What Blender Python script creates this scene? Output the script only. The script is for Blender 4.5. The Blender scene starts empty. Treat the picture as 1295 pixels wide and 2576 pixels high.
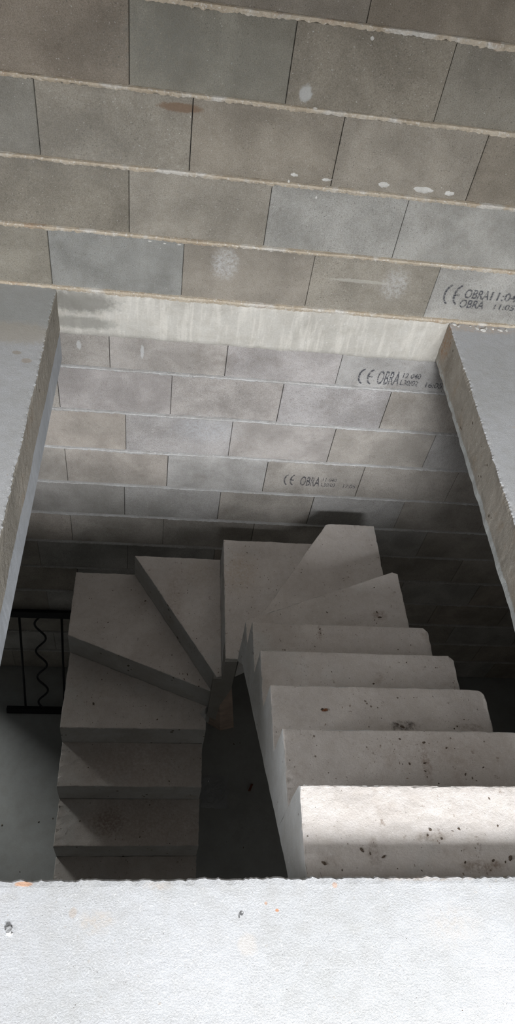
import bpy, bmesh, math, random
from mathutils import Vector, noise
random.seed(7)
scn = bpy.context.scene
C = scn.collection

# ------------------------------------------------------------------ helpers
def link(o, parent=None):
    C.objects.link(o)
    if parent is not None:
        o.parent = parent
        o.location = -parent.location          # vertices are in world coordinates
    return o

def mesh_obj(name, verts, faces, mats, parent=None, mi=None, smooth=False):
    me = bpy.data.meshes.new(name)
    me.from_pydata([tuple(v) for v in verts], [], faces)
    for m in (mats if isinstance(mats, (list, tuple)) else [mats]):
        me.materials.append(m)
    if mi:
        for p, k in zip(me.polygons, mi):
            p.material_index = k
    if smooth:
        for p in me.polygons: p.use_smooth = True
    bm = bmesh.new(); bm.from_mesh(me)
    bmesh.ops.recalc_face_normals(bm, faces=bm.faces)
    bm.to_mesh(me); bm.free()
    return link(bpy.data.objects.new(name, me), parent)

def local_obj(name, verts, faces, mat, loc, smooth=False):
    loc = Vector(loc)
    o = mesh_obj(name, [Vector(v) - loc for v in verts], faces, mat, smooth=smooth)
    o.location = loc
    return o

def empty(name, loc):
    o = bpy.data.objects.new(name, None); C.objects.link(o); o.location = loc
    o.empty_display_size = .1
    return o

def tag(o, label=None, cat=None, group=None, kind=None):
    if label: o['label'] = label
    if cat: o['category'] = cat
    if group: o['group'] = group
    if kind: o['kind'] = kind
    return o

def box_vf(x0, x1, y0, y1, z0, z1):
    v = [(x0,y0,z0),(x1,y0,z0),(x1,y1,z0),(x0,y1,z0),(x0,y0,z1),(x1,y0,z1),(x1,y1,z1),(x0,y1,z1)]
    f = [(0,3,2,1),(4,5,6,7),(0,1,5,4),(1,2,6,5),(2,3,7,6),(3,0,4,7)]
    return v, f

class MB:
    def __init__(s): s.v = []; s.f = []; s.mi = []
    def add(s, v, f, mi=0):
        n = len(s.v); s.v += list(v)
        s.f += [tuple(i + n for i in q) for q in f]; s.mi += [mi] * len(f)
    def box(s, *a, mi=0): s.add(*box_vf(*a), mi=mi)
    def build(s, name, mats, parent=None, smooth=False): return mesh_obj(name, s.v, s.f, mats, parent, s.mi, smooth)

def nz(x, y=0., z=0., sc=1., seed=0.):
    return noise.noise(Vector((x*sc + seed*13.7, y*sc + seed*7.1, z*sc + 3.3*seed)))

# ------------------------------------------------------------------ materials
class NT:
    def __init__(s, name):
        s.m = bpy.data.materials.new(name); s.m.use_nodes = True
        s.t = s.m.node_tree; s.n = s.t.nodes; s.l = s.t.links
        s.n.clear()
        s.out = s.n.new('ShaderNodeOutputMaterial'); s.b = s.n.new('ShaderNodeBsdfPrincipled')
        s.l.new(s.b.outputs[0], s.out.inputs[0])
        s.pos = s.n.new('ShaderNodeNewGeometry').outputs['Position']
    def set(s, inp, v):
        if hasattr(v, 'is_output') or isinstance(v, bpy.types.NodeSocket): s.l.new(v, inp)
        else: inp.default_value = v
    def mapping(s, scale=(1,1,1), loc=(0,0,0)):
        m = s.n.new('ShaderNodeMapping'); s.l.new(s.pos, m.inputs[0])
        m.inputs['Scale'].default_value = scale; m.inputs['Location'].default_value = loc
        return m.outputs[0]
    def noise(s, scale, detail=3, rough=.55, vec=None, dist=0):
        q = s.n.new('ShaderNodeTexNoise'); s.l.new(vec if vec else s.pos, q.inputs['Vector'])
        q.inputs['Scale'].default_value = scale; q.inputs['Detail'].default_value = detail
        q.inputs['Roughness'].default_value = rough; q.inputs['Distortion'].default_value = dist
        return q.outputs['Fac']
    def voro(s, scale, vec=None):
        q = s.n.new('ShaderNodeTexVoronoi'); s.l.new(vec if vec else s.pos, q.inputs['Vector'])
        q.inputs['Scale'].default_value = scale
        return q.outputs
    def ramp(s, fac, a, b, lo=0., hi=1.):
        q = s.n.new('ShaderNodeMapRange'); q.clamp = True; q.interpolation_type = 'SMOOTHSTEP'
        s.set(q.inputs[0], fac)
        q.inputs[1].default_value = a; q.inputs[2].default_value = b
        q.inputs[3].default_value = lo; q.inputs[4].default_value = hi
        return q.outputs[0]
    def mix(s, fac, a, b, mode='MIX'):
        q = s.n.new('ShaderNodeMix'); q.data_type = 'RGBA'; q.blend_type = mode
        s.set(q.inputs[0], fac)
        s.set(q.inputs[6], a if isinstance(a, bpy.types.NodeSocket) else (*a, 1))
        s.set(q.inputs[7], b if isinstance(b, bpy.types.NodeSocket) else (*b, 1))
        return q.outputs[2]
    def math(s, op, a, b=0.):
        q = s.n.new('ShaderNodeMath'); q.operation = op; s.set(q.inputs[0], a); s.set(q.inputs[1], b)
        return q.outputs[0]
    def spot(s, c, r, soft=.5, wob=.5, wsc=60):
        """mask 0..1 of an irregular patch at world point c with radii r (three)"""
        m = s.n.new('ShaderNodeMapping'); m.vector_type = 'TEXTURE'; s.l.new(s.pos, m.inputs[0])
        m.inputs['Location'].default_value = c; m.inputs['Scale'].default_value = r
        v = s.n.new('ShaderNodeVectorMath'); v.operation = 'LENGTH'; s.l.new(m.outputs[0], v.inputs[0])
        w = s.math('MULTIPLY', s.math('SUBTRACT', s.noise(wsc, 4, .65), .5), wob*2)
        d = s.math('ADD', v.outputs['Value'], w)
        r_ = s.ramp(d, 1 - soft/2, 1 + soft/2, 1., 0.)
        if soft > .75: r_ = s.math('MULTIPLY', r_, s.ramp(s.noise(wsc*1.3, 5, .7), .32, .66))
        return r_
    def bump(s, h, strength, dist, prev=None):
        q = s.n.new('ShaderNodeBump'); q.inputs['Strength'].default_value = strength
        q.inputs['Distance'].default_value = dist; s.l.new(h, q.inputs['Height'])
        if prev is not None: s.l.new(prev, q.inputs['Normal'])
        return q.outputs[0]
    def finish(s, col, rough=.9, normal=None, spec=.25):
        s.set(s.b.inputs['Base Color'], col if isinstance(col, bpy.types.NodeSocket) else (*col, 1))
        s.set(s.b.inputs['Roughness'], rough)
        s.b.inputs['Specular IOR Level'].default_value = spec
        if normal is not None: s.l.new(normal, s.b.inputs['Normal'])
        return s.m

def concrete(name, light, dark, mott=2.2, grain=220, grain_amt=.25, white=None, pits=None,
             stain=None, spots=(), bump=.35, bump_d=.002, attr=False, streak=None, pit_scale=70, specks=None, coarse=.8):
    n = NT(name)
    a = n.ramp(n.noise(mott, 6, .6, dist=.3), .3, .7)
    col = n.mix(a, dark, light)
    if attr:
        at = n.n.new('ShaderNodeAttribute'); at.attribute_name = 'tint'
        col = n.mix(1., col, at.outputs['Color'], 'MULTIPLY')
    m2 = n.noise(mott*9, 4, .6)
    col = n.mix(n.ramp(m2, .35, .7, 0, .35), col, n.mix(1., col, (.82,.79,.74), 'MULTIPLY'))
    if streak:
        sv = n.mapping((1, 1, .12))
        col = n.mix(n.ramp(n.noise(45, 3, .6, vec=sv), .45, .7, 0, streak[1]), col, streak[0])
    if stain:
        for (c, lo, hi, sc, amt) in stain:
            col = n.mix(n.ramp(n.noise(sc, 5, .65, vec=n.mapping(loc=(lo*9, hi*5, sc))), lo, hi, 0, amt), col, c)
    if specks:
        for (c_, sc_, lo_, amt_) in specks:
            k_ = n.ramp(n.noise(sc_, 2, .6, vec=n.mapping(scale=(1, .75, 1), loc=(2, 4, sc_))), lo_, lo_+.035)
            k_ = n.math('MULTIPLY', k_, n.ramp(n.noise(4.5, 3, .6, vec=n.mapping(loc=(5, 1, sc_))), .38, .62, .12, amt_))
            col = n.mix(k_, col, c_)
    g = n.noise(grain, 3, .7)
    col = n.mix(n.ramp(g, .35, .65, 0, grain_amt), col, n.mix(1., col, (.55,.54,.52), 'MULTIPLY'))
    if white:
        w = n.ramp(n.noise(grain*.55, 2, .5, vec=n.mapping(loc=(3,1,2))), white[0], white[0]+.05, 0, white[1])
        col = n.mix(w, col, (.75,.74,.71))
    nb = n.bump(g, bump, bump_d)
    nb = n.bump(n.noise(28, 4, .6), bump*coarse, bump_d*4, nb)
    if pits:
        vv = n.voro(pit_scale)
        thr = n.math('MULTIPLY', n.ramp(n.noise(pit_scale*.3, 2, .5, vec=n.mapping(loc=(7,7,7))), .5, .75), pits[0])
        pm = n.ramp(n.math('SUBTRACT', vv['Distance'], thr), -.04, .02, 1, 0)
        col = n.mix(n.math('MULTIPLY', pm, pits[1]), col, n.mix(1., col, (.3,.26,.22), 'MULTIPLY'))
        inv = n.math('SUBTRACT', 1., pm)
        nb = n.bump(inv, .5, .003, nb)
    for (c, r, colr, amt, *rest) in spots:
        soft = rest[0] if rest else .5; wob = rest[1] if len(rest) > 1 else .5
        col = n.mix(n.math('MULTIPLY', n.spot(c, r, soft, wob), amt), col, colr)
    return n.finish(col, .92, nb)

BROWN = (.16,.115,.08); ORANGE = (.36,.2,.11); DARKB = (.07,.055,.045)
M = {}
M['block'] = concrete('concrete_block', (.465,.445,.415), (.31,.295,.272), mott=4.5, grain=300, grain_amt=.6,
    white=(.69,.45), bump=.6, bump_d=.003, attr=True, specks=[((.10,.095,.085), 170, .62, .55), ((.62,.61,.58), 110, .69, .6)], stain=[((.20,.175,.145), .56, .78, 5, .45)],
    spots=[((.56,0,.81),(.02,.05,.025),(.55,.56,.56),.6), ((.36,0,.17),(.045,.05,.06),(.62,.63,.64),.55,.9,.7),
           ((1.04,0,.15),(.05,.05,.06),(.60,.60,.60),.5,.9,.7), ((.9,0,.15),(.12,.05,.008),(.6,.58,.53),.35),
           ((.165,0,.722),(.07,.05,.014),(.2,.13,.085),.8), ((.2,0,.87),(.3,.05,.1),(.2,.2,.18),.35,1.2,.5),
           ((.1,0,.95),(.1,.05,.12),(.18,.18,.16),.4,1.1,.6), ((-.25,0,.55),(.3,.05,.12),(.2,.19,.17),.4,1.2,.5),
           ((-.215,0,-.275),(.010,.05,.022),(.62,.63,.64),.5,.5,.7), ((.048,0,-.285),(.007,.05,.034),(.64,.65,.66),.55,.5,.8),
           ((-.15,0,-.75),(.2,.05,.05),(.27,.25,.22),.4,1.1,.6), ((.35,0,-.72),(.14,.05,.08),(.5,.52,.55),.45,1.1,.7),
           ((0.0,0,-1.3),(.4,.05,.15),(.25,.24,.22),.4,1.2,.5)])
M['mortar_tan'] = concrete('mortar_tan', (.60,.53,.43), (.50,.42,.32), mott=7, grain=200, grain_amt=.3,
    white=(.6,.5), stain=[((.68,.66,.62), .5, .62, 6, .8), ((.42,.28,.18), .58, .7, 9, .5)], bump=.6, bump_d=.004)
M['mortar_grey'] = concrete('mortar_grey', (.56,.56,.56), (.45,.44,.43), mott=7, grain=220, grain_amt=.25,
    white=(.62,.4), bump=.6, bump_d=.004)
M['mortar_back'] = concrete('mortar_recess', (.09,.085,.08), (.06,.055,.05), bump=.2)
M['splash'] = concrete('mortar_splash', (.70,.69,.66), (.6,.59,.56), mott=20, bump=.6, bump_d=.003)
M['band'] = concrete('slab_band_concrete', (.60,.58,.535), (.47,.45,.41), mott=3, grain=160, grain_amt=.2,
    white=(.66,.4), streak=((.72,.69,.63), .55), stain=[((.36,.34,.29), .56, .72, 7, .5)], bump=.35, bump_d=.004,
    spots=[((-.2,0,-.05),(.14,.1,.05),(.19,.185,.165),.75,.7,.5), ((-.2,0,-.15),(.13,.1,.03),(.24,.235,.21),.65,.7,.5)])
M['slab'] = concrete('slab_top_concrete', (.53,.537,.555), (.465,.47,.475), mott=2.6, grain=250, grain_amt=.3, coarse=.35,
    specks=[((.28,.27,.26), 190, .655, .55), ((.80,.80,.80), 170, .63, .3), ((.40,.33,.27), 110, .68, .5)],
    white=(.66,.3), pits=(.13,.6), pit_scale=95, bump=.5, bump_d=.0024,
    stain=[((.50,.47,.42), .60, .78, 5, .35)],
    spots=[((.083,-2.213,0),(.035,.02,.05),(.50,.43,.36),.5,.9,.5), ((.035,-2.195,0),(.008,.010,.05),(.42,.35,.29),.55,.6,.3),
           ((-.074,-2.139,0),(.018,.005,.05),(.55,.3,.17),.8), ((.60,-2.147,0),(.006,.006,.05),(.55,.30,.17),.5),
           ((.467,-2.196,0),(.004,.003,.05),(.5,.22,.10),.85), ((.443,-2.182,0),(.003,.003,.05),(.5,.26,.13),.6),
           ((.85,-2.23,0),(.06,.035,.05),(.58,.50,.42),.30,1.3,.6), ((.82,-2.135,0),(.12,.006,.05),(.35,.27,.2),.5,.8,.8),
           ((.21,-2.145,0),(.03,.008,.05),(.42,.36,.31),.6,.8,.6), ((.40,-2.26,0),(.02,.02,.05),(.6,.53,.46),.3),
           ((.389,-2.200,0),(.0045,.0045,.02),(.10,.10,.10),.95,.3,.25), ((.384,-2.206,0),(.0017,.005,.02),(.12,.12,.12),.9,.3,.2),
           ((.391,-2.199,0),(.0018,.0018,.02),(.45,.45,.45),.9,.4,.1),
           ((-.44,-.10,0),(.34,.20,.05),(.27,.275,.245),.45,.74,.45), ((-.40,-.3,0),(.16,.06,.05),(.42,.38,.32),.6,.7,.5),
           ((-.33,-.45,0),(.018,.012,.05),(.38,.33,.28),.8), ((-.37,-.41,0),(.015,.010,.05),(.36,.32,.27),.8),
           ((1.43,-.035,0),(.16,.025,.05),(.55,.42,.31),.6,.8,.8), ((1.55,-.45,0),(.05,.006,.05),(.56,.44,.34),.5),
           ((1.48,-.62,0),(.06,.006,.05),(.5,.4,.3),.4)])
M['slab_edge'] = concrete('slab_edge_concrete', (.38,.35,.305), (.28,.26,.225), mott=4, grain=180, grain_amt=.25,
    pits=(.28,.9), pit_scale=38, white=(.68,.4), stain=[((.30,.23,.16), .55, .7, 6, .5)], bump=.45, bump_d=.004,
    spots=[((1.315,-.06,-.06),(.05,.05,.09),(.30,.17,.09),.75,.8,.6), ((1.315,-.16,-.1),(.05,.05,.05),(.17,.14,.11),.6,.9,.6),
           ((1.315,-1.0,-.185),(.1,.9,.018),(.42,.44,.44),.8,.5,.8)])
M['beam'] = concrete('beam_concrete', (.46,.48,.51), (.36,.38,.41), mott=3, grain=150, grain_amt=.1,
    streak=((.56,.59,.64), .35), bump=.2, bump_d=.003)
M['under'] = concrete('rough_concrete', (.34,.33,.31), (.26,.25,.23), bump=.3)
TR = dict(mott=4, grain=260, grain_amt=.2, white=(.67,.4), pits=(.22,.85), pit_scale=55, bump=.35, bump_d=.0025,
    specks=[((.24,.175,.13), 80, .69, .8), ((.15,.115,.09), 170, .685, .8)])
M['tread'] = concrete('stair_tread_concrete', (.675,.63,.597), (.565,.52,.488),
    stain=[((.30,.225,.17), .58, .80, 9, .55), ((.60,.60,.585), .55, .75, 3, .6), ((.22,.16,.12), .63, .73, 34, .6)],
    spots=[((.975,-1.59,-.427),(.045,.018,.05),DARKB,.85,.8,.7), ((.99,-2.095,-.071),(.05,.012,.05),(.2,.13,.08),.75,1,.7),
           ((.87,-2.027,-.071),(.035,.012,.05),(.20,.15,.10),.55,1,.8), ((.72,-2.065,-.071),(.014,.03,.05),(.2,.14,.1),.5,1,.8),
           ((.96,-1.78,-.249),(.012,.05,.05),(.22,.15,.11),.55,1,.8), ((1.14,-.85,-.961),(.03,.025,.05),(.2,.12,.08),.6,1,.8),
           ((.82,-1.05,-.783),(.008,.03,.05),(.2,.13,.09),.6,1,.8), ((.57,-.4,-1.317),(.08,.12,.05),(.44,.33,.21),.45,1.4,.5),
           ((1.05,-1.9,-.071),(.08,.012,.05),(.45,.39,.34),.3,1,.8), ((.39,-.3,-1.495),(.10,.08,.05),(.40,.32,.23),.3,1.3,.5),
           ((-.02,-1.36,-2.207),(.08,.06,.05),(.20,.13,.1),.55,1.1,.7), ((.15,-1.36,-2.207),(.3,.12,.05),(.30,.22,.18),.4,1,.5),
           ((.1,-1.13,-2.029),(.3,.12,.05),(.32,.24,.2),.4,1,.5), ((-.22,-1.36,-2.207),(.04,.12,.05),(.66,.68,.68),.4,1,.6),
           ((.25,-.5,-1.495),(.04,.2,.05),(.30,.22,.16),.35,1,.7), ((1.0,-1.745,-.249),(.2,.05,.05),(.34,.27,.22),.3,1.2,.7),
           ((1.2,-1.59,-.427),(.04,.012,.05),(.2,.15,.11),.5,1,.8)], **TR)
M['stair_side'] = concrete('stair_side_concrete', (.60,.61,.61), (.47,.465,.45), mott=3, grain=200, grain_amt=.15,
    pits=(.30,.95), pit_scale=32, white=(.68,.4), bump=.3, bump_d=.003,
    stain=[((.40,.36,.31), .58, .75, 7, .5)])
M['screed'] = concrete('floor_screed', (.38,.39,.385), (.29,.295,.29), mott=1.6, grain=160, grain_amt=.1,
    bump=.15, stain=[((.16,.14,.125), .58, .8, 4, .4)],
    spots=[((.71,-.93,-3.19),(.06,.05,.05),(.40,.40,.39),.35,1,.8), ((.74,-1.08,-3.19),(.09,.04,.05),(.42,.42,.42),.35,1,.8)])
M['ceiling'] = concrete('ceiling_concrete', (.55,.54,.52), (.5,.49,.47), bump=.2)
M['plaster'] = concrete('room_wall_concrete', (.30,.29,.27), (.25,.24,.22), bump=.2)

def simple(name, c, rough=.8, metal=0., spec=.3, var=.3, sc=60):
    n = NT(name)
    col = n.mix(n.ramp(n.noise(sc, 4, .6), .35, .65), tuple(x*(1-var) for x in c), c)
    n.b.inputs['Metallic'].default_value = metal
    return n.finish(col, rough, n.bump(n.noise(sc*3, 3, .6), .3, .001), spec)
M['crumb'] = simple('dry_dirt', (.13,.098,.075), .95, sc=300)
M['crumb_red'] = simple('rusty_dirt', (.24,.10,.05), .95, sc=300)
M['stone'] = simple('grey_stone', (.30,.30,.30), .9, sc=250)
M['stone_white'] = simple('white_chip', (.85,.85,.85), .9, sc=250, var=.1)
M['iron'] = simple('black_painted_iron', (.012,.012,.014), .55, .0, .3, .2)
M['wood'] = simple('raw_timber', (.56,.44,.37), .8, 0, .2, .25, 12)
M['stick'] = simple('reddish_stick', (.16,.045,.02), .7)
n = NT('clear_plastic_film')
tb = n.n.new('ShaderNodeBsdfTransparent'); mx = n.n.new('ShaderNodeMixShader'); mx.inputs[0].default_value = .4
n.l.new(tb.outputs[0], mx.inputs[1]); n.l.new(n.b.outputs[0], mx.inputs[2]); n.l.new(mx.outputs[0], n.out.inputs[0])
M['film'] = n.finish((.5,.52,.55), .04, None, 1.0)
# faded ink: block colour shows through the gaps of the ink
n = NT('stamped_ink')
tb = n.n.new('ShaderNodeBsdfTransparent'); mx = n.n.new('ShaderNodeMixShader')
n.l.new(n.ramp(n.noise(75, 3, .7, vec=n.mapping((1, 1, 2.2))), .36, .58, .10, .74), mx.inputs[0])
n.l.new(tb.outputs[0], mx.inputs[1]); n.l.new(n.b.outputs[0], mx.inputs[2]); n.l.new(mx.outputs[0], n.out.inputs[0])
M['ink'] = n.finish((.055,.058,.075), .9)

# ------------------------------------------------------------------ block wall
PITCH = .254; X0, X1 = -1.3, 3.25; ZF = -3.19; ZC = 2.6
up_off = {1:-.3, 2:-.003, 3:-.297, 4:0, 5:-.292, 6:-.01, 7:-.3, 8:0, 9:-.3, 10:0, 11:-.3}
lo_off = {1:-.09, 2:-.32, 3:-.025, 4:-.32, 5:-.036, 6:-.327, 7:-.025, 8:-.32, 9:-.02, 10:-.31, 11:-.02, 12:-.32}
rows = []
for k, o in up_off.items():
    z0 = (k-1)*PITCH
    if z0 < ZC: rows.append(('u', k, z0, min(z0+PITCH, ZC), o))
for k, o in lo_off.items():
    z0 = -.138 - k*PITCH
    rows.append(('l', k, max(z0, ZF), z0+PITCH, o))
BR = (.80,.745,.66); GN = (.82,.80,.765); GR = (.93,.915,.88); BL = (1.0,1.03,1.05)
fixed = {('u',1,1.2):(1.12,1.15,1.17), ('u',2,.497):(1.02,1.05,1.06), ('u',2,.997):(1.04,1.07,1.08), ('u',1,-.3):(.84,.88,.90),
         ('u',2,-.503):(.72,.69,.62), ('u',2,-.003):(.92,.89,.825), ('u',3,-.297):(.86,.83,.76), ('u',3,-.797):(.72,.72,.68),
         ('u',3,.203):(.85,.80,.72), ('u',3,.703):(.90,.86,.79), ('u',4,0):(.72,.715,.65), ('u',4,-.5):(.70,.635,.56),
         ('u',4,.5):(.76,.72,.64), ('u',4,1.0):(.72,.70,.64), ('u',1,.2):(.86,.82,.76), ('u',1,.7):(.90,.87,.80),
         ('u',1,-.8):(.80,.78,.71), ('u',5,.208):(.70,.66,.60), ('u',5,.708):(.72,.66,.58),
         ('l',5,-.536):(.82,.83,.83), ('l',1,-.09):(.99,.98,.97), ('l',1,-.3):(.90,.89,.87), ('l',1,.41):(.97,.97,1.0), ('l',2,-.32):(.97,.96,.98), ('l',3,-.025):(.94,.95,.98), ('l',2,.18):(.96,.95,.95), ('l',2,.68):(.93,.94,.98), ('l',4,-.32):(.93,.90,.86), ('l',3,.475):(.93,.92,.92), ('l',3,-.525):(.92,.88,.83), ('l',1,.91):(.95,.98,1.0), ('l',4,.68):(.92,.91,.88)}
mb = MB(); tints = []
for (s, k, z0, z1, off) in rows:
    xs = [off + .5*j for j in range(-4, 9)]
    if (s, k) == ('l', 1): xs = [-1.3,-.8,-.3,-.09] + [.41+.5*j for j in range(7)]
    xs = [x for x in xs if X0 < x < X1]; xs = [X0] + xs + [X1]
    for a, b in zip(xs[:-1], xs[1:]):
        if b - a < .02: continue
        g = .0007 + .0010*random.random(); dy = random.uniform(-.0015, .0015)
        za, zb = z0 + .007, z1 - .007
        c = .0018
        x0, x1 = a + g, b - g
        v = [(x0,.06,za),(x1,.06,za),(x1,.06,zb),(x0,.06,zb),
             (x0,dy+c,za),(x1,dy+c,za),(x1,dy+c,zb),(x0,dy+c,zb),
             (x0+c,dy,za+c),(x1-c,dy,za+c),(x1-c,dy,zb-c),(x0+c,dy,zb-c)]
        f = [(8,9,10,11),(4,5,9,8),(5,6,10,9),(6,7,11,10),(7,4,8,11),(0,1,5,4),(1,2,6,5),(2,3,7,6),(3,0,4,7)]
        mb.add(v, f)
        t = fixed.get((s, k, round(a, 3)))
        if t is None:
            if s == 'u': t = random.choice([BR, GN, BR, GR])
            else: t = random.choice([GR, (.96,.92,.87), BL, GR])
            q = random.uniform(.93, 1.06)
            t = tuple(x*q for x in t)
            if s == 'l': t = (t[0]*1.18, t[1]*1.17, t[2]*1.20)
        elif s == 'l': t = (t[0]*1.18, t[1]*1.17, t[2]*1.20)
        tints += [t]*len(f)
n_block = len(mb.f)
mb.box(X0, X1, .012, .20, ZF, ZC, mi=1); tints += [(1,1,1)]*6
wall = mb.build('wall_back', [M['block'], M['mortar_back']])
tag(wall, kind='structure')
ca = wall.data.color_attributes.new('tint', 'FLOAT_COLOR', 'CORNER')
for p in wall.data.polygons:
    for li in p.loop_indices: ca.data[li].color = (*tints[p.index], 1)

def bead(z, mat_key, parent, x0=X0, x1=X1, seed=0., up=.009, dn=.008, p=.009):
    """squeezed-out bed joint: an irregular ledge along the wall"""
    N = int((x1-x0)/.007); v = []; f = []
    for i in range(N+1):
        x = x0 + (x1-x0)*i/N
        a = nz(x, seed, 0, 5, 1); b = nz(x, seed, 0, 40, 2); c = nz(x, seed, 0, 110, 3)
        pr = max(.003, p*(1 + .5*a + .35*b + .3*c))
        d = dn + .006*max(0, nz(x, seed, 0, 3, 5))*2 + .005*nz(x, seed, 0, 60, 6) + .006*nz(x, seed, 0, 140, 8)
        u = up + .002*b
        v += [(x, .004, z+u), (x, -pr*.75, z+u-.002), (x, -pr, z+.001), (x, -pr*.7, z-d*.7), (x, .003, z-d)]
        if i:
            k = 5*i
            f += [(k-5+j, k+j, k+1+j, k-4+j) for j in range(4)]
    return mesh_obj('mortar_joint', v, f, M[mat_key], parent)
for k in range(1, 10): bead(k*PITCH, 'mortar_tan', wall, seed=k*1.7, up=.008, dn=.009, p=.012)
for k in range(1, 12): bead(-.138-k*PITCH, 'mortar_grey', wall, seed=30+k*1.3, up=.006, dn=.006, p=.010)
bead(.002, 'mortar_tan', wall, seed=77, up=.010, dn=.012, p=.012)

def blob(parent, x, z, rx, rz, seed, mat='splash', name='mortar_splash', th=.003):
    N = 22; v = [(x, -th, z)]; f = []
    for ring, q, y in ((0, .6, -th), (1, 1., .003)):
        for i in range(N):
            t = 2*math.pi*i/N; r = q*(1 + .35*nz(math.cos(t), math.sin(t), seed, 2.2) + .12*nz(i*.9, seed, 0, 1))
            v.append((x + rx*r*math.cos(t), y, z + rz*r*math.sin(t)))
    for i in range(N):
        j = (i+1) % N
        f += [(0, 1+i, 1+j), (1+i, 1+N+i, 1+N+j, 1+j)]
    return mesh_obj(name, v, f, M[mat], parent, smooth=True)
for i, (x, z, rx, rz) in enumerate([(.89,.542,.024,.012),(1.037,.539,.042,.013),(1.134,.536,.022,.010),(.568,.543,.018,.008),
        (.682,.538,.02,.007),(.552,.516,.006,.010),(.69,.51,.006,.007),(.60,.765,.010,.010),(.735,.988,.008,.008),(.66,.47,.004,.006),(.072,.236,.009,.003),(.128,.233,.007,.003),(.182,.234,.009,.003)]):
    blob(wall, x, z, rx, rz, i*3.1)

# printed marks on three blocks
def text_mesh(body, x0, x1, z0, z1, parent, y=-.0022, shear=0.):
    cu = bpy.data.curves.new('mark', 'FONT'); cu.body = body; cu.size = 1; cu.offset = .012; cu.resolution_u = 3
    to = bpy.data.objects.new('mark', cu); C.objects.link(to)
    bpy.context.view_layer.update()
    dg = bpy.context.evaluated_depsgraph_get()
    me = bpy.data.meshes.new_from_object(to.evaluated_get(dg))
    bpy.data.objects.remove(to); bpy.data.curves.remove(cu)
    xs = [v.co.x for v in me.vertices]; ys = [v.co.y for v in me.vertices]
    a, b, c, d = min(xs), max(xs), min(ys), max(ys)
    for v in me.vertices:
        u = (v.co.x-a)/(b-a); w = (v.co.y-c)/(d-c)
        v.co = (x0 + (x1-x0)*u + shear*w, y, z0 + (z1-z0)*w)
    me.name = 'printed_marking'; me.materials.clear(); me.materials.append(M['ink'])
    return link(bpy.data.objects.new('printed_marking', me), parent)

def arc(cx, cz, rx, rz, a0, a1, w, mb, y=-.0022):
    N = 14; v = []; f = []
    for i in range(N+1):
        t = math.radians(a0 + (a1-a0)*i/N)
        for q in (-.5, .5): v.append((cx + (rx+q*w)*math.cos(t), y, cz + (rz+q*w)*math.sin(t)))
        if i: k = 2*i; f.append((k-2, k-1, k+1, k))
    mb.add(v, f)

def ce(x0, x1, z0, z1, parent):
    mb = MB(); h = (z1-z0)/2; w = (x1-x0); cz = (z0+z1)/2; r = w*.40
    arc(x0+r, cz, r*.85, h, 100, 260, .008, mb)
    arc(x1-r*.1, cz, r*.85, h, 100, 260, .008, mb)
    mb.add([(x1-r*.9, -.0022, cz-.004), (x1-r*.2, -.0022, cz-.004), (x1-r*.2, -.0022, cz+.004), (x1-r*.9, -.0022, cz+.004)], [(0,1,2,3)])
    return mb.build('printed_marking', M['ink'], parent)

# top block: the print is struck twice
ce(1.250, 1.322, .085, .172, wall)
text_mesh('OBRA', 1.336, 1.440, .117, .160, wall)
text_mesh('OBRA', 1.330, 1.434, .072, .112, wall)
text_mesh('11:040', 1.446, 1.585, .119, .158, wall)
text_mesh('11:05', 1.478, 1.565, .078, .104, wall)
ce(1.003, 1.075, -.366, -.283, wall)
text_mesh('OBRA', 1.092, 1.195, -.364, -.284, wall)
text_mesh('12 040', 1.205, 1.287, -.317, -.288, wall)
text_mesh('L30/02', 1.203, 1.285, -.359, -.328, wall)
text_mesh('16:05', 1.322, 1.40, -.362, -.330, wall)
ce(.779, .836, -1.078, -1.003, wall)
text_mesh('OBRA', .866, .970, -1.080, -1.006, wall)
text_mesh('11 040', .982, 1.055, -1.038, -1.010, wall)
text_mesh('L30/02', .980, 1.055, -1.078, -1.048, wall)
text_mesh('17:05', 1.098, 1.163, -1.079, -1.050, wall)

# slab edge cast against the wall
def band():
    NX, NZ = 420, 14; xa, xb = -.75, 1.75; v = []; f = []
    for i in range(NX+1):
        x = xa + (xb-xa)*i/NX
        zb = -.222 + .006*nz(x,0,0,9,4) + .003*nz(x,0,0,60,5)
        for j in range(NZ+1):
            t = j/NZ; z = -.002 + (zb+.002)*t
            y = -.010 - .0025*nz(x,0,z,14,6) - .0012*nz(x,0,z,60,7)
            if j == 0: y = -.004
            if j == NZ: y = .004
            v.append((x, y, z))
            if i and j:
                k = i*(NZ+1)+j
                f.append((k-NZ-2, k-1, k, k-NZ-1))
    o = mesh_obj('trim_1', v, f, M['band'], smooth=True)
    tag(o, kind='structure')
band()

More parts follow.
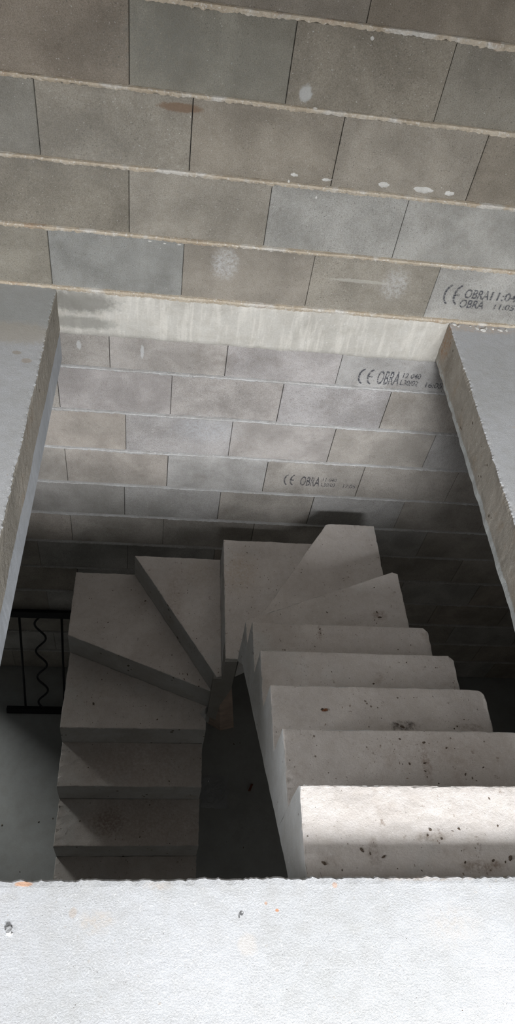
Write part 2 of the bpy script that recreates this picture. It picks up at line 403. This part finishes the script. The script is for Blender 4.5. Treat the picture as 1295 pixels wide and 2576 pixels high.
# ------------------------------------------------------------------ upper floor slab with the stair opening
OX0, OX1, OY0, OY1 = -.285, 1.315, -2.13, 0.0
TH = .20
def slab():
    ring = []                                   # opening outline, three sides; the fourth is the wall
    st = .006
    n1 = int((OY1-OY0)/st); n2 = int((OX1-OX0)/st)
    for i in range(n1+1): ring.append((OX0, OY1-(OY1-OY0)*i/n1, 1, 0))
    for i in range(1, n2+1): ring.append((OX0+(OX1-OX0)*i/n2, OY0, 0, 1))
    for i in range(1, n1+1): ring.append((OX1, OY0+(OY1-OY0)*i/n1, -1, 0))
    R = len(ring)
    levels = [(.016, 0.), (.004, -.0008), (.0, -.005), (-.001, -.02), (0,-.06), (0,-.1), (0,-.14), (0,-.17), (.0,-TH+.004), (.004,-TH)]
    v = []; f = []; mi = []
    for L, (inset, z) in enumerate(levels):
        for (x, y, nx, ny) in ring:
            j = .0045*nz(x,y,0,9,11) + .0028*nz(x,y,0,38,12) + .0045*nz(x,y,0,95,13)
            if L >= 3: j = .003*nz(x,y,z,7,14) + .0012*nz(x,y,z,40,15)
            if L == 0: j = 0
            if nx < 0 and L >= 7: j -= .003 + .004*nz(x,y,0,20,16)
            zz = z + (.0018*nz(x,y,0,45,17) if L in (1,2) else 0)
            off = -inset + j
            v.append((x + nx*off, (y + ny*off) if ny else y, zz))
    for L in range(len(levels)-1):
        for i in range(R-1):
            a = L*R+i
            f.append((a, a+1, a+R+1, a+R)); mi.append(0 if L < 2 else 1)
    # outer rectangle, top and bottom
    XA, XB, YA = -3.0, 3.25, -5.1
    def cap(z, loop_ids, m):
        out = [(XA, OY1, z), (XA, YA, z), (XB, YA, z), (XB, OY1, z)]
        k = len(v); v.extend(out)
        inner = list(loop_ids)
        iL = min(range(len(inner)), key=lambda q: (v[inner[q]][0]-OX0)**2+(v[inner[q]][1]-OY0)**2)
        iR = min(range(len(inner)), key=lambda q: (v[inner[q]][0]-OX1)**2+(v[inner[q]][1]-OY0)**2)
        f.append(tuple([k, k+1] + inner[:iL+1][::-1])); mi.append(m)
        f.append(tuple([k+1, k+2] + inner[iL:iR+1][::-1])); mi.append(m)
        f.append(tuple([k+2, k+3] + inner[iR:][::-1])); mi.append(m)
        return k
    a = cap(0., range(0, R), 0)
    b = cap(-TH, range((len(levels)-1)*R, len(levels)*R), 2)
    for i in range(3): f.append((a+i, b+i, b+i+1, a+i+1)); mi.append(2)
    me = bpy.data.meshes.new('floor'); me.from_pydata(v, [], f)
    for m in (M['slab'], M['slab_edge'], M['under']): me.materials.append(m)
    for p, q in zip(me.polygons, mi): p.material_index = q
    bm = bmesh.new(); bm.from_mesh(me)
    bmesh.ops.triangulate(bm, faces=[q for q in bm.faces if len(q.verts) > 4])
    bmesh.ops.recalc_face_normals(bm, faces=bm.faces); bm.to_mesh(me); bm.free()
    o = link(bpy.data.objects.new('floor', me)); tag(o, kind='structure')
slab()

# beam under the left edge of the opening
v, f = box_vf(-.49, -.289, -5.1, .0, -.352, -TH)
bmx = mesh_obj('trim_2', v, f, M['beam']); tag(bmx, kind='structure')
bv = bmx.modifiers.new('b', 'BEVEL'); bv.width = .006; bv.segments = 2

# ------------------------------------------------------------------ rest of the rooms
def slabbox(name, *a, m='plaster'):
    v, f = box_vf(*a); return tag(mesh_obj(name, v, f, M[m]), kind='structure')
slabbox('floor_lower', -3.2, 3.45, -5.3, .2, ZF-.15, ZF, m='screed')
slabbox('ceiling', -3.2, 3.45, -5.3, .2, ZC, ZC+.15, m='ceiling')
slabbox('wall_right', 3.25, 3.45, -5.3, .2, ZF, ZC)
def holed(name, boxes):
    m_ = MB()
    for b in boxes: m_.box(*b)
    tag(m_.build(name, M['plaster']), kind='structure')
# left part of the back wall with a doorway below
DX0, DX1, DZ1 = -2.75, -1.35, -1.0
holed('wall_back_left', [(-3.2, DX0, 0, .2, ZF, DZ1), (DX1, X0, 0, .2, ZF, DZ1), (-3.2, X0, 0, .2, DZ1, ZC)])
# left wall with a high window above
LY0, LY1, LZ0, LZ1 = -3.6, -2.2, .9, 2.1
holed('wall_left', [(-3.2,-3,-5.3,0,ZF,LZ0), (-3.2,-3,-5.3,0,LZ1,ZC), (-3.2,-3,-5.3,LY0,LZ0,LZ1), (-3.2,-3,LY1,0,LZ0,LZ1)])
# front wall behind the camera with the main window
WX0, WX1, WZ0, WZ1 = .3, 2.1, .80, 2.50
holed('wall_front', [(-3,3.25,-5.3,-5.1,ZF,WZ0), (-3,3.25,-5.3,-5.1,WZ1,ZC), (-3,WX0,-5.3,-5.1,WZ0,WZ1), (WX1,3.25,-5.3,-5.1,WZ0,WZ1)])

# ------------------------------------------------------------------ concrete staircase
R_ = .178; Z1 = -.071; SXI, SXO = .549, 1.268; LXO, LXI = -.285, .442; YB = -.2
zt = lambda k: Z1 - (k-1)*R_
stair = empty('concrete_staircase', (.5, -.9, ZF))
tag(stair, 'raw grey precast concrete staircase winding down from the slab opening along the block wall', 'staircase')
T = .18
def chamf(P, i, d):
    """cut corner i of polygon P by d"""
    a, b, c = Vector(P[i-1]), Vector(P[i]), Vector(P[(i+1) % len(P)])
    q1 = b + (a-b).normalized()*d; q2 = b + (c-b).normalized()*d
    return P[:i] + [tuple(q1), tuple(q2)] + P[i+1:]

def step(k, poly, up, lo):
    """poly: plan outline; up/lo: (point, point) lines of the upper and lower riser; the soffit slopes between them"""
    z = zt(k)
    def dist(p, ln):
        a, b = Vector(ln[0]), Vector(ln[1]); d = (b-a).normalized()
        return abs((Vector(p)-a).x*d.y - (Vector(p)-a).y*d.x)
    n_ = len(poly); v = [(x, y, z) for x, y in poly]
    for p in poly:
        du, dl = dist(p, up), dist(p, lo)
        t = .5 if du+dl < .02 else du/(du+dl)
        if du+dl < .02: t = 1.
        v.append((p[0], p[1], z - T - R_*t))
    f = [tuple(range(n_)), tuple(range(2*n_-1, n_-1, -1))] + [(i, (i+1) % n_, n_+(i+1) % n_, n_+i) for i in range(n_)]
    me = bpy.data.meshes.new('step'); me.from_pydata(v, [], f)
    me.materials.append(M['tread']); me.materials.append(M['stair_side'])
    bm = bmesh.new(); bm.from_mesh(me)
    bmesh.ops.recalc_face_normals(bm, faces=bm.faces)
    te = [e for e in bm.edges if e.verts[0].co.z > z-.001 and e.verts[1].co.z > z-.001]
    bmesh.ops.bevel(bm, geom=te, offset=.004, segments=2, affect='EDGES', profile=.6)
    # fine, slightly chipped surface
    bmesh.ops.triangulate(bm, faces=bm.faces[:])
    for _ in range(5):
        long = [e for e in bm.edges if e.calc_length() > .045]
        if not long: break
        bmesh.ops.subdivide_edges(bm, edges=long, cuts=1)
        bmesh.ops.triangulate(bm, faces=bm.faces[:])
    # sharp ridge gets shorter segments
    rid = [e for e in bm.edges if e.calc_length() > .012 and min(e.verts[0].co.z, e.verts[1].co.z) > z-.006 and len(e.link_faces) == 2
           and e.link_faces[0].normal.angle(e.link_faces[1].normal, 0) > .15]
    bmesh.ops.subdivide_edges(bm, edges=rid, cuts=3)
    bmesh.ops.triangulate(bm, faces=[q for q in bm.faces if len(q.verts) > 3])
    bm.normal_update()
    for w in bm.verts:
        c = w.co; a = .0016*nz(c.x,c.y,c.z,18,21) + .0013*nz(c.x,c.y,c.z,80,22)
        edge = c.z > z-.008 and abs(w.normal.z) < .97
        if edge: a += -.0022*max(0, nz(c.x,c.y,c.z,55,23))*2
        w.co = c + w.normal*a
    bmesh.ops.recalc_face_normals(bm, faces=bm.faces)
    for q in bm.faces: q.material_index = 0 if (q.normal.z > .8 and q.calc_center_median().z > z-.02) else 1
    bm.to_mesh(me); bm.free()
    for p in me.polygons: p.use_smooth = True
    me.set_sharp_from_angle(angle=math.radians(38)) if hasattr(me, 'set_sharp_from_angle') else None
    o = bpy.data.objects.new('step', me); link(o, stair); return o

ys = {0:-2.126, 1:-1.902, 2:-1.680, 3:-1.457, 4:-1.235, 5:-1.012}
for k in range(1, 6):
    ya, yb = ys[k-1], ys[k]
    P = [(SXI, ya), (SXO + (.008 if k < 5 else .006), ya), (SXO + .008, yb), (SXI, yb)]
    if k > 1: P = chamf(P, 2, .018)
    step(k, P, ((0, ya), (1, ya)), ((0, yb), (1, yb)))
c6 = (.556, -.892)
step(6, [(SXI,-1.012), (1.274,-1.012), (1.264,-.622), (1.238,-.613), (.600,-.874), c6, (SXI-.003,-.908)], ((0,-1.012), (1,-1.012)), (c6, (1.238,-.613)))
step(7, [c6, (1.262,-.603), (1.256,YB), (1.020,YB), (1.0,-.208)], (c6, (1.238,-.613)), ((.55,-.895), (1.002,-.204)))
step(8, [(.550,-.893), (1.003,YB), (.490,YB), (.493,-.893)], ((.55,-.895), (1.002,-.204)), ((.493,-.893), (.49,YB)))
step(9, [(.493,-.893), (.490,YB), (.031,YB), (.468,-.899)], ((.493,-.893), (.49,YB)), ((.468,-.899), (.031,YB)))
step(10, [(.468,-.899), (.031,YB), (LXO-.003,YB), (LXO,-.591), (.450,-.886)], ((.468,-.899), (.031,YB)), ((.45,-.886), (LXO,-.591)))
step(11, [(.450,-.886), (LXO,-.591), (LXO,-1.014), (LXI,-1.012), (LXI,-.965), (.412,-.925)], ((.45,-.886), (LXO,-.591)), ((0,-1.013), (1,-1.013)))
yl = -1.013
for k in range(12, 19):
    ya = yl; yb = -1.242 - .2335*(k-12); yl = yb
    z = zt(k)
    if z - ZF < .36:                    # the last steps stand on the floor
        v, f = box_vf(LXO, LXI-.006, yb, ya, ZF, z)
        mesh_obj('step', v, f, M['tread'], stair)
    else:
        step(k, [(LXO, ya), (LXI-.006, ya), (LXI-.008, yb), (LXO+.001, yb)], ((0, ya), (1, ya)), ((0, yb), (1, yb)))
# newel core where the winders meet
pf = [(.452,-1.50), (.492,-1.50), (.492,-1.325), (.549,-1.325), (.549,-1.61), (.508,-1.80), (.501,-1.975), (.452,-1.93)]
v = [(x, -.904, z) for x, z in pf] + [(x, -.80, z) for x, z in pf]; q = len(pf)
f = [tuple(range(q)), tuple(range(2*q-1, q-1, -1))] + [(i, q+i, q+(i+1) % q, (i+1) % q) for i in range(q)]
mesh_obj('newel', v, f, M['under'], stair)

# timber prop under the winders
bt = [(.544,-.397), (.636,-.453), (.734,-.429)]; bt.append((.642,-.373))
tp = [(.503,-.636), (.530,-.650), (.600,-.633)]; tp.append((.565,-.60))
v = [(x, y, ZF) for x, y in bt] + [(x, y, -2.06) for x, y in tp]
pr = local_obj('timber_prop', v, [(0,3,2,1),(4,5,6,7),(0,1,5,4),(1,2,6,5),(2,3,7,6),(3,0,4,7)], M['wood'], (.64,-.41,ZF))
tag(pr, 'pale brown timber prop on the lower floor under the inner turn of the stairs', 'prop')

# ------------------------------------------------------------------ railing panel leaning on the wall below
rail = empty('iron_railing_panel', (-.6, -.33, ZF))
tag(rail, 'black iron railing panel with wavy bar, leaning on the wall left of the stairs', 'railing')
A = Vector((0, -.335, ZF+.022)); B = Vector((0, -.035, -2.40))         # feet and top of the lean
U = (B-A); Lr = U.length; U.normalize(); Nn = Vector((0, U.z, -U.y)); XX = Vector((1,0,0))
def rod(name, pts, r, n_=8, flat=None):
    v = []; f = []
    for i, p in enumerate(pts):
        t = (pts[min(i+1, len(pts)-1)] - pts[max(i-1, 0)]).normalized()
        s1 = t.cross(Nn)
        s1.normalize()
        for j in range(n_):
            a = 2*math.pi*j/n_
            v.append(p + s1*math.cos(a)*r + Nn*math.sin(a)*r)
        if i:
            k = i*n_
            f += [(k-n_+j, k-n_+(j+1) % n_, k+(j+1) % n_, k+j) for j in range(n_)]
    f += [tuple(range(n_))[::-1], tuple(range((len(pts)-1)*n_, len(pts)*n_))]
    return mesh_obj(name, v, f, M['iron'], rail, smooth=n_ > 4)
def flatbar(name, c0, c1, w, t):
    v = []
    for c in (c0, c1):
        for a, b in ((-1,-1),(1,-1),(1,1),(-1,1)): v.append(c + U*w/2*a + Nn*t/2*b)
    return mesh_obj(name, v, [(0,1,2,3),(7,6,5,4),(0,4,5,1),(1,5,6,2),(2,6,7,3),(3,7,4,0)], M['iron'], rail)
RX0, RX1 = -.822, .12
flatbar('bottom_rail', A + XX*RX0, A + XX*RX1, .042, .03)
flatbar('top_rail', B + XX*RX0, B + XX*RX1, .046, .03)
for xb, xt in ((-.697,-.702), (-.437,-.440), (-.18,-.18), (.08,.08)):
    rod('baluster', [A + XX*xb, B + XX*xt], .0075)
for cx in (-.577, -.05):
    pts = []
    for i in range(121):
        t = i/120
        w = math.sin(t*3.7*2*math.pi + .84*math.pi)
        pts.append(A + U*Lr*t + XX*(cx + .033*w))
    rod('wavy_bar', pts, .007)

# ------------------------------------------------------------------ loose bits
def lump(name, x, y, z, r, mat, seed, sz=(1,1,.6), rot=0.):
    bm = bmesh.new(); bmesh.ops.create_icosphere(bm, subdivisions=2, radius=1)
    for w in bm.verts:
        d = 1 + .7*noise.noise(w.co*1.3 + Vector((seed, seed*2, 0))) + .4*noise.noise(w.co*3.1 + Vector((seed, 0, 5)))
        c = w.co*d; c = Vector((c.x*sz[0], c.y*sz[1], max(c.z, -.5)*sz[2]))
        w.co = Vector((c.x*math.cos(rot)-c.y*math.sin(rot), c.x*math.sin(rot)+c.y*math.cos(rot), c.z))*r
    zmin = min(w.co.z for w in bm.verts)
    for w in bm.verts: w.co.z -= zmin
    me = bpy.data.meshes.new(name); bm.to_mesh(me); bm.free(); me.materials.append(mat)
    o = bpy.data.objects.new(name, me); C.objects.link(o); o.location = (x, y, z)
    return o
CR = {1: [(0.869, -2.01, 4.9), (0.86, -2.023, 4.3), (0.926, -2.013, 3.3), (0.943, -2.008, 4.4), (1.046, -2.0, 5.1), (0.894, -2.031, 4.4), (0.69, -2.056, 6.9), (0.709, -2.063, 4.8), (0.742, -2.071, 6.4), (0.595, -2.085, 7.3), (0.637, -2.1, 3.6), (0.942, -2.085, 4.4), (1.059, -2.076, 10.1), (1.044, -2.085, 4.5), (1.014, -2.081, 5.0), (0.674, -2.096, 3.1), (0.722, -2.039, 2.7), (0.814, -1.969, 2.2), (0.673, -1.956, 1.6), (0.581, -1.98, 1.6), (1.04, -1.934, 3.4), (0.938, -2.059, 2.7), (0.772, -2.098, 2.7), (0.83, -2.102, 3.2)], 2: [(0.963, -1.716, 6.8), (0.892, -1.707, 4.3), (0.909, -1.779, 5.5), (0.888, -1.781, 3.0), (1.028, -1.732, 4.4), (0.883, -1.753, 3.7), (0.855, -1.755, 3.0), (0.954, -1.777, 5.5), (0.951, -1.8, 3.7), (0.954, -1.817, 3.7), (1.053, -1.733, 2.5), (1.069, -1.808, 4.4), (1.068, -1.822, 2.5), (1.087, -1.819, 4.4), (0.984, -1.835, 3.7), (1.189, -1.766, 3.2), (1.127, -1.788, 4.4), (0.814, -1.764, 2.4), (0.805, -1.672, 2.4), (1.098, -1.826, 3.1)], 3: [(0.713, -1.539, 7.3), (0.86, -1.595, 4.0), (0.97, -1.594, 9.5), (0.956, -1.584, 6.7), (1.155, -1.588, 5.5), (1.143, -1.596, 4.1), (1.183, -1.564, 2.8), (0.906, -1.565, 2.7), (1.092, -1.486, 3.5), (1.026, -1.491, 2.8), (0.796, -1.555, 2.0)], 4: [(0.928, -1.329, 3.7), (0.954, -1.356, 5.2), (1.091, -1.268, 3.8), (0.805, -1.313, 2.9), (0.71, -1.331, 2.2), (1.207, -1.286, 2.3)], 5: [(0.822, -1.034, 7.3), (0.824, -1.052, 4.9), (0.795, -1.113, 4.0), (1.191, -1.094, 4.2), (1.157, -1.072, 3.3)], 6: [(1.14, -0.702, 4.6), (0.908, -0.844, 5.3), (1.142, -0.859, 9.0), (1.134, -0.833, 6.3), (0.986, -0.869, 3.5), (1.118, -0.874, 4.5)], 7: [(1.081, -0.528, 3.9), (1.052, -0.537, 2.9), (0.816, -0.49, 2.9), (0.809, -0.646, 2.8), (0.721, -0.618, 4.7)], 8: [(0.612, -0.277, 5.2), (0.625, -0.237, 3.1), (0.662, -0.374, 3.1), (0.574, -0.476, 4.0), (0.527, -0.525, 3.0), (0.562, -0.559, 3.0)], 9: [(0.317, -0.407, 4.2), (0.254, -0.48, 3.1), (0.367, -0.69, 4.0), (0.301, -0.587, 3.1), (0.389, -0.675, 3.0)], 10: [(0.097, -0.37, 7.7), (-0.087, -0.51, 5.4), (-0.142, -0.51, 4.3), (-0.104, -0.542, 4.3), (0.334, -0.798, 7.3), (0.318, -0.823, 6.2), (0.393, -0.86, 5.2), (0.186, -0.502, 3.2), (0.127, -0.639, 3.2), (0.252, -0.69, 5.2), (0.396, -0.825, 4.1)], 11: [(-0.133, -0.883, 8.6), (-0.103, -0.749, 4.4), (0.194, -0.962, 6.4), (-0.016, -0.934, 3.2), (-0.128, -0.7, 3.3)], 12: [(-0.139, -1.147, 4.4), (0.27, -1.212, 5.4), (-0.244, -1.066, 3.3), (0.169, -1.012, 6.6), (0.296, -1.11, 3.3)], 13: [(-0.167, -1.355, 5.6), (0.138, -1.431, 5.5), (0.289, -1.463, 4.4), (-0.231, -1.415, 3.3)], 17: [(-0.508, -1.068, 7.0), (-0.424, -1.046, 7.0), (-0.727, -1.087, 7.1), (-0.576, -1.356, 5.5), (0.732, -0.549, 7.2), (0.774, -0.54, 5.8), (0.781, -1.224, 5.6), (0.675, -1.19, 4.2)], 0: [(0.416, -2.235, 1.9), (0.746, -2.255, 2.5), (0.834, -2.201, 2.6), (0.843, -2.386, 2.5), (0.676, -2.267, 2.0), (0.06, -2.174, 1.9), (0.019, -2.183, 1.9), (-0.081, -2.256, 1.9), (0.858, -2.267, 1.5), (0.793, -2.185, 1.5), (0.627, -2.206, 1.5)]}
ordn = {1:'topmost tread, half in bright daylight', 2:'second tread from the top', 3:'third tread from the top',
        4:'fourth tread from the top', 5:'last straight tread before the winding steps',
        6:'narrow pointed tread where the stairs start to turn', 7:'second winding tread, crossed by a shadow line',
        8:'middle winding tread against the wall', 9:'wedge tread left of the middle winder',
        10:'large corner tread at the far left', 11:'last winding tread above the lower flight',
        12:'first straight tread, lower flight', 13:'second straight tread, lower flight', 17:'dark lower floor', 0:'pale upper slab nearest the viewer'}
protos = [lump('dirt_crumb', 0, 0, 0, 1., M['crumb'], 3.7*i+1, (1, .8, .55)) for i in range(5)]
first = [True]*5
cnt = 0
for t, L in CR.items():
    big = max(range(len(L)), key=lambda i: L[i][2])
    for i, (x, y, r) in enumerate(L):
        if t == 17: z = ZF
        elif t == 0: z = 0.
        else: z = zt(t)
        p = cnt % 5
        if first[p]: o = protos[p]; first[p] = False
        else: o = protos[p].copy(); C.objects.link(o)
        s = r/1000*(.78 if t else .62)
        o.location = (x, y, z - .0006); o.scale = (s*random.uniform(.8,1.25), s*random.uniform(.55,.9), s*.7); o.rotation_euler = (0, 0, random.uniform(0, 6.28))
        cnt += 1
        if i == big and len(L) > 2:
            tag(o, 'largest dark clod of dirt on the ' + ordn[t], 'clod')
            o.name = 'dirt_clod'
        else:
            tag(o, 'small dark crumb of dirt on the ' + ordn[t], 'crumb', 'small crumbs of dirt on the ' + ordn[t])
# rusty clod on the third tread
for o in list(C.objects):
    if o.name.startswith('dirt_clod') and abs(o.location.x-.713) < .002 and abs(o.location.y+1.539) < .002: pass
o = lump('rusty_flake', .722, -1.541, zt(3), .008, M['crumb_red'], 9.1, (1.2,.6,.35), .4)
tag(o, 'flat rust-red flake lying left of the middle of the third straight tread', 'flake')
o = empty('loose_stone', (-.091, -2.229, 0)); tag(o, 'grey stone chip with a white broken face at the left end of the near slab', 'stone')
for (nm, dx, dy, r, mt, sz) in (('dark_side', 0, .006, .0075, 'stone', (1,.9,.7)), ('broken_face', .003, -.003, .006, 'stone_white', (1.1,.6,.5))):
    s_ = lump(nm, 0, 0, 0, r, M[mt], 4.2+dx*100, sz); s_.parent = o; s_.location = (dx, dy, -.001)
st = rod('x', [Vector((0,0,0)), Vector((1,0,0))], .1); bpy.data.objects.remove(st)
v, f = box_vf(.831, .847, -.870, -.825, ZF, ZF+.012)
sk = local_obj('wood_scrap', [(x+(y+.848)*.45, y, z) for x, y, z in v], f, M['stick'], (.839,-.848,ZF))
tag(sk, 'small reddish brown scrap of wood lying alone on the dark lower floor', 'scrap')

ch = [(1.335,-.022,9),(1.352,-.030,7),(1.43,-.035,8),(1.455,-.045,10),(1.47,-.03,7),(1.50,-.028,6),(1.53,-.035,8),(1.405,-.022,5),(1.56,-.03,7)]
for i, (x, y, r) in enumerate(ch):
    o = lump('mortar_chip', x, y, -.001, r/1000, M['splash'], 2.3*i, (1.3,.8,.6), i)
    tag(o, 'pale mortar chip on the right slab at the foot of the block wall', 'mortar chip', 'mortar chips on the right slab')

# crumpled plastic film
N = 26; v = []; f = []
for i in range(N+1):
    for j in range(N+1):
        u, w = i/N-.5, j/N-.5
        x = .60 + .19*u + .02*nz(u,w,0,4,31); y = -.875 + .21*w + .02*nz(u,w,0,4,32)
        h = .008 + .028*abs(nz(u,w,0,5,33)) + .014*abs(nz(u,w,0,13,34))
        ed = max(abs(u), abs(w))*2
        v.append((x, y, ZF + .001 + h*(1-ed**3)))
        if i and j:
            k = i*(N+1)+j; f.append((k-N-2, k-1, k, k-N-1))
pf_ = local_obj('plastic_film', v, f, M['film'], (.60,-.875,ZF))
tag(pf_, 'crumpled clear plastic film glinting on the dark lower floor beside the left flight', 'plastic film')

# ------------------------------------------------------------------ light
def area(name, loc, rot, sx, sy, e, col, spread=180):
    l = bpy.data.lights.new(name, 'AREA'); l.shape = 'RECTANGLE'; l.size = sx; l.size_y = sy; l.energy = e; l.color = col
    l.spread = math.radians(spread)
    o = bpy.data.objects.new(name, l); C.objects.link(o); o.location = loc; o.rotation_euler = rot
    return o
D = math.radians
area('daylight_front', ((WX0+WX1)/2, -5.06, (WZ0+WZ1)/2), (D(90-20), 0, 0), 1.6, 1.3, 30, (1.0,.985,.98))
q_ = Vector((1.2, -11, 5.6)); d_ = Vector((.7, -2, -.1)) - q_
area('open_sky', q_, d_.to_track_quat('-Z', 'Y').to_euler(), 8, 3.5, 7700, (.95,.972,1.0))
area('daylight_left', (-2.96, (LY0+LY1)/2, (LZ0+LZ1)/2), (D(90-15), 0, D(-90)), 1.3, 1.15, 84, (.95,.965,1.0))
area('fill_basement', (3.2, -3.3, -1.5), (D(90), 0, D(90)), 1.4, .8, 6.5, (1.0,.96,.92))  # added fill lamp at the windowless right wall, brightens lower floor and risers
q_ = Vector((-3.3, 2.0, -1.35)); d_ = Vector((-.4, -1.3, -3.0)) - q_
area('daylight_below', q_, d_.to_track_quat('-Z', 'Y').to_euler(), 1.1, 1.3, 150, (.98,1.0,.97))
w = bpy.data.worlds.new('World'); scn.world = w; w.use_nodes = True
w.node_tree.nodes['Background'].inputs[0].default_value = (.6,.7,.8,1); w.node_tree.nodes['Background'].inputs[1].default_value = .3

# ------------------------------------------------------------------ camera
cam = bpy.data.cameras.new('Camera'); co = bpy.data.objects.new('Camera', cam); C.objects.link(co)
cam.sensor_fit = 'VERTICAL'; cam.sensor_height = 24; cam.sensor_width = 24; cam.lens = 24*1855.9/2576
co.location = (.18497, -2.53348, 1.75871)
co.rotation_euler = (D(39.43178), D(-7.32600), D(-2.18464))
cam.clip_start = .05; cam.clip_end = 50
scn.camera = co
vs = scn.view_settings; vs.view_transform = 'Standard'; vs.look = 'None'; vs.gamma = 1; vs.use_curve_mapping = False
vs.exposure = -0.28
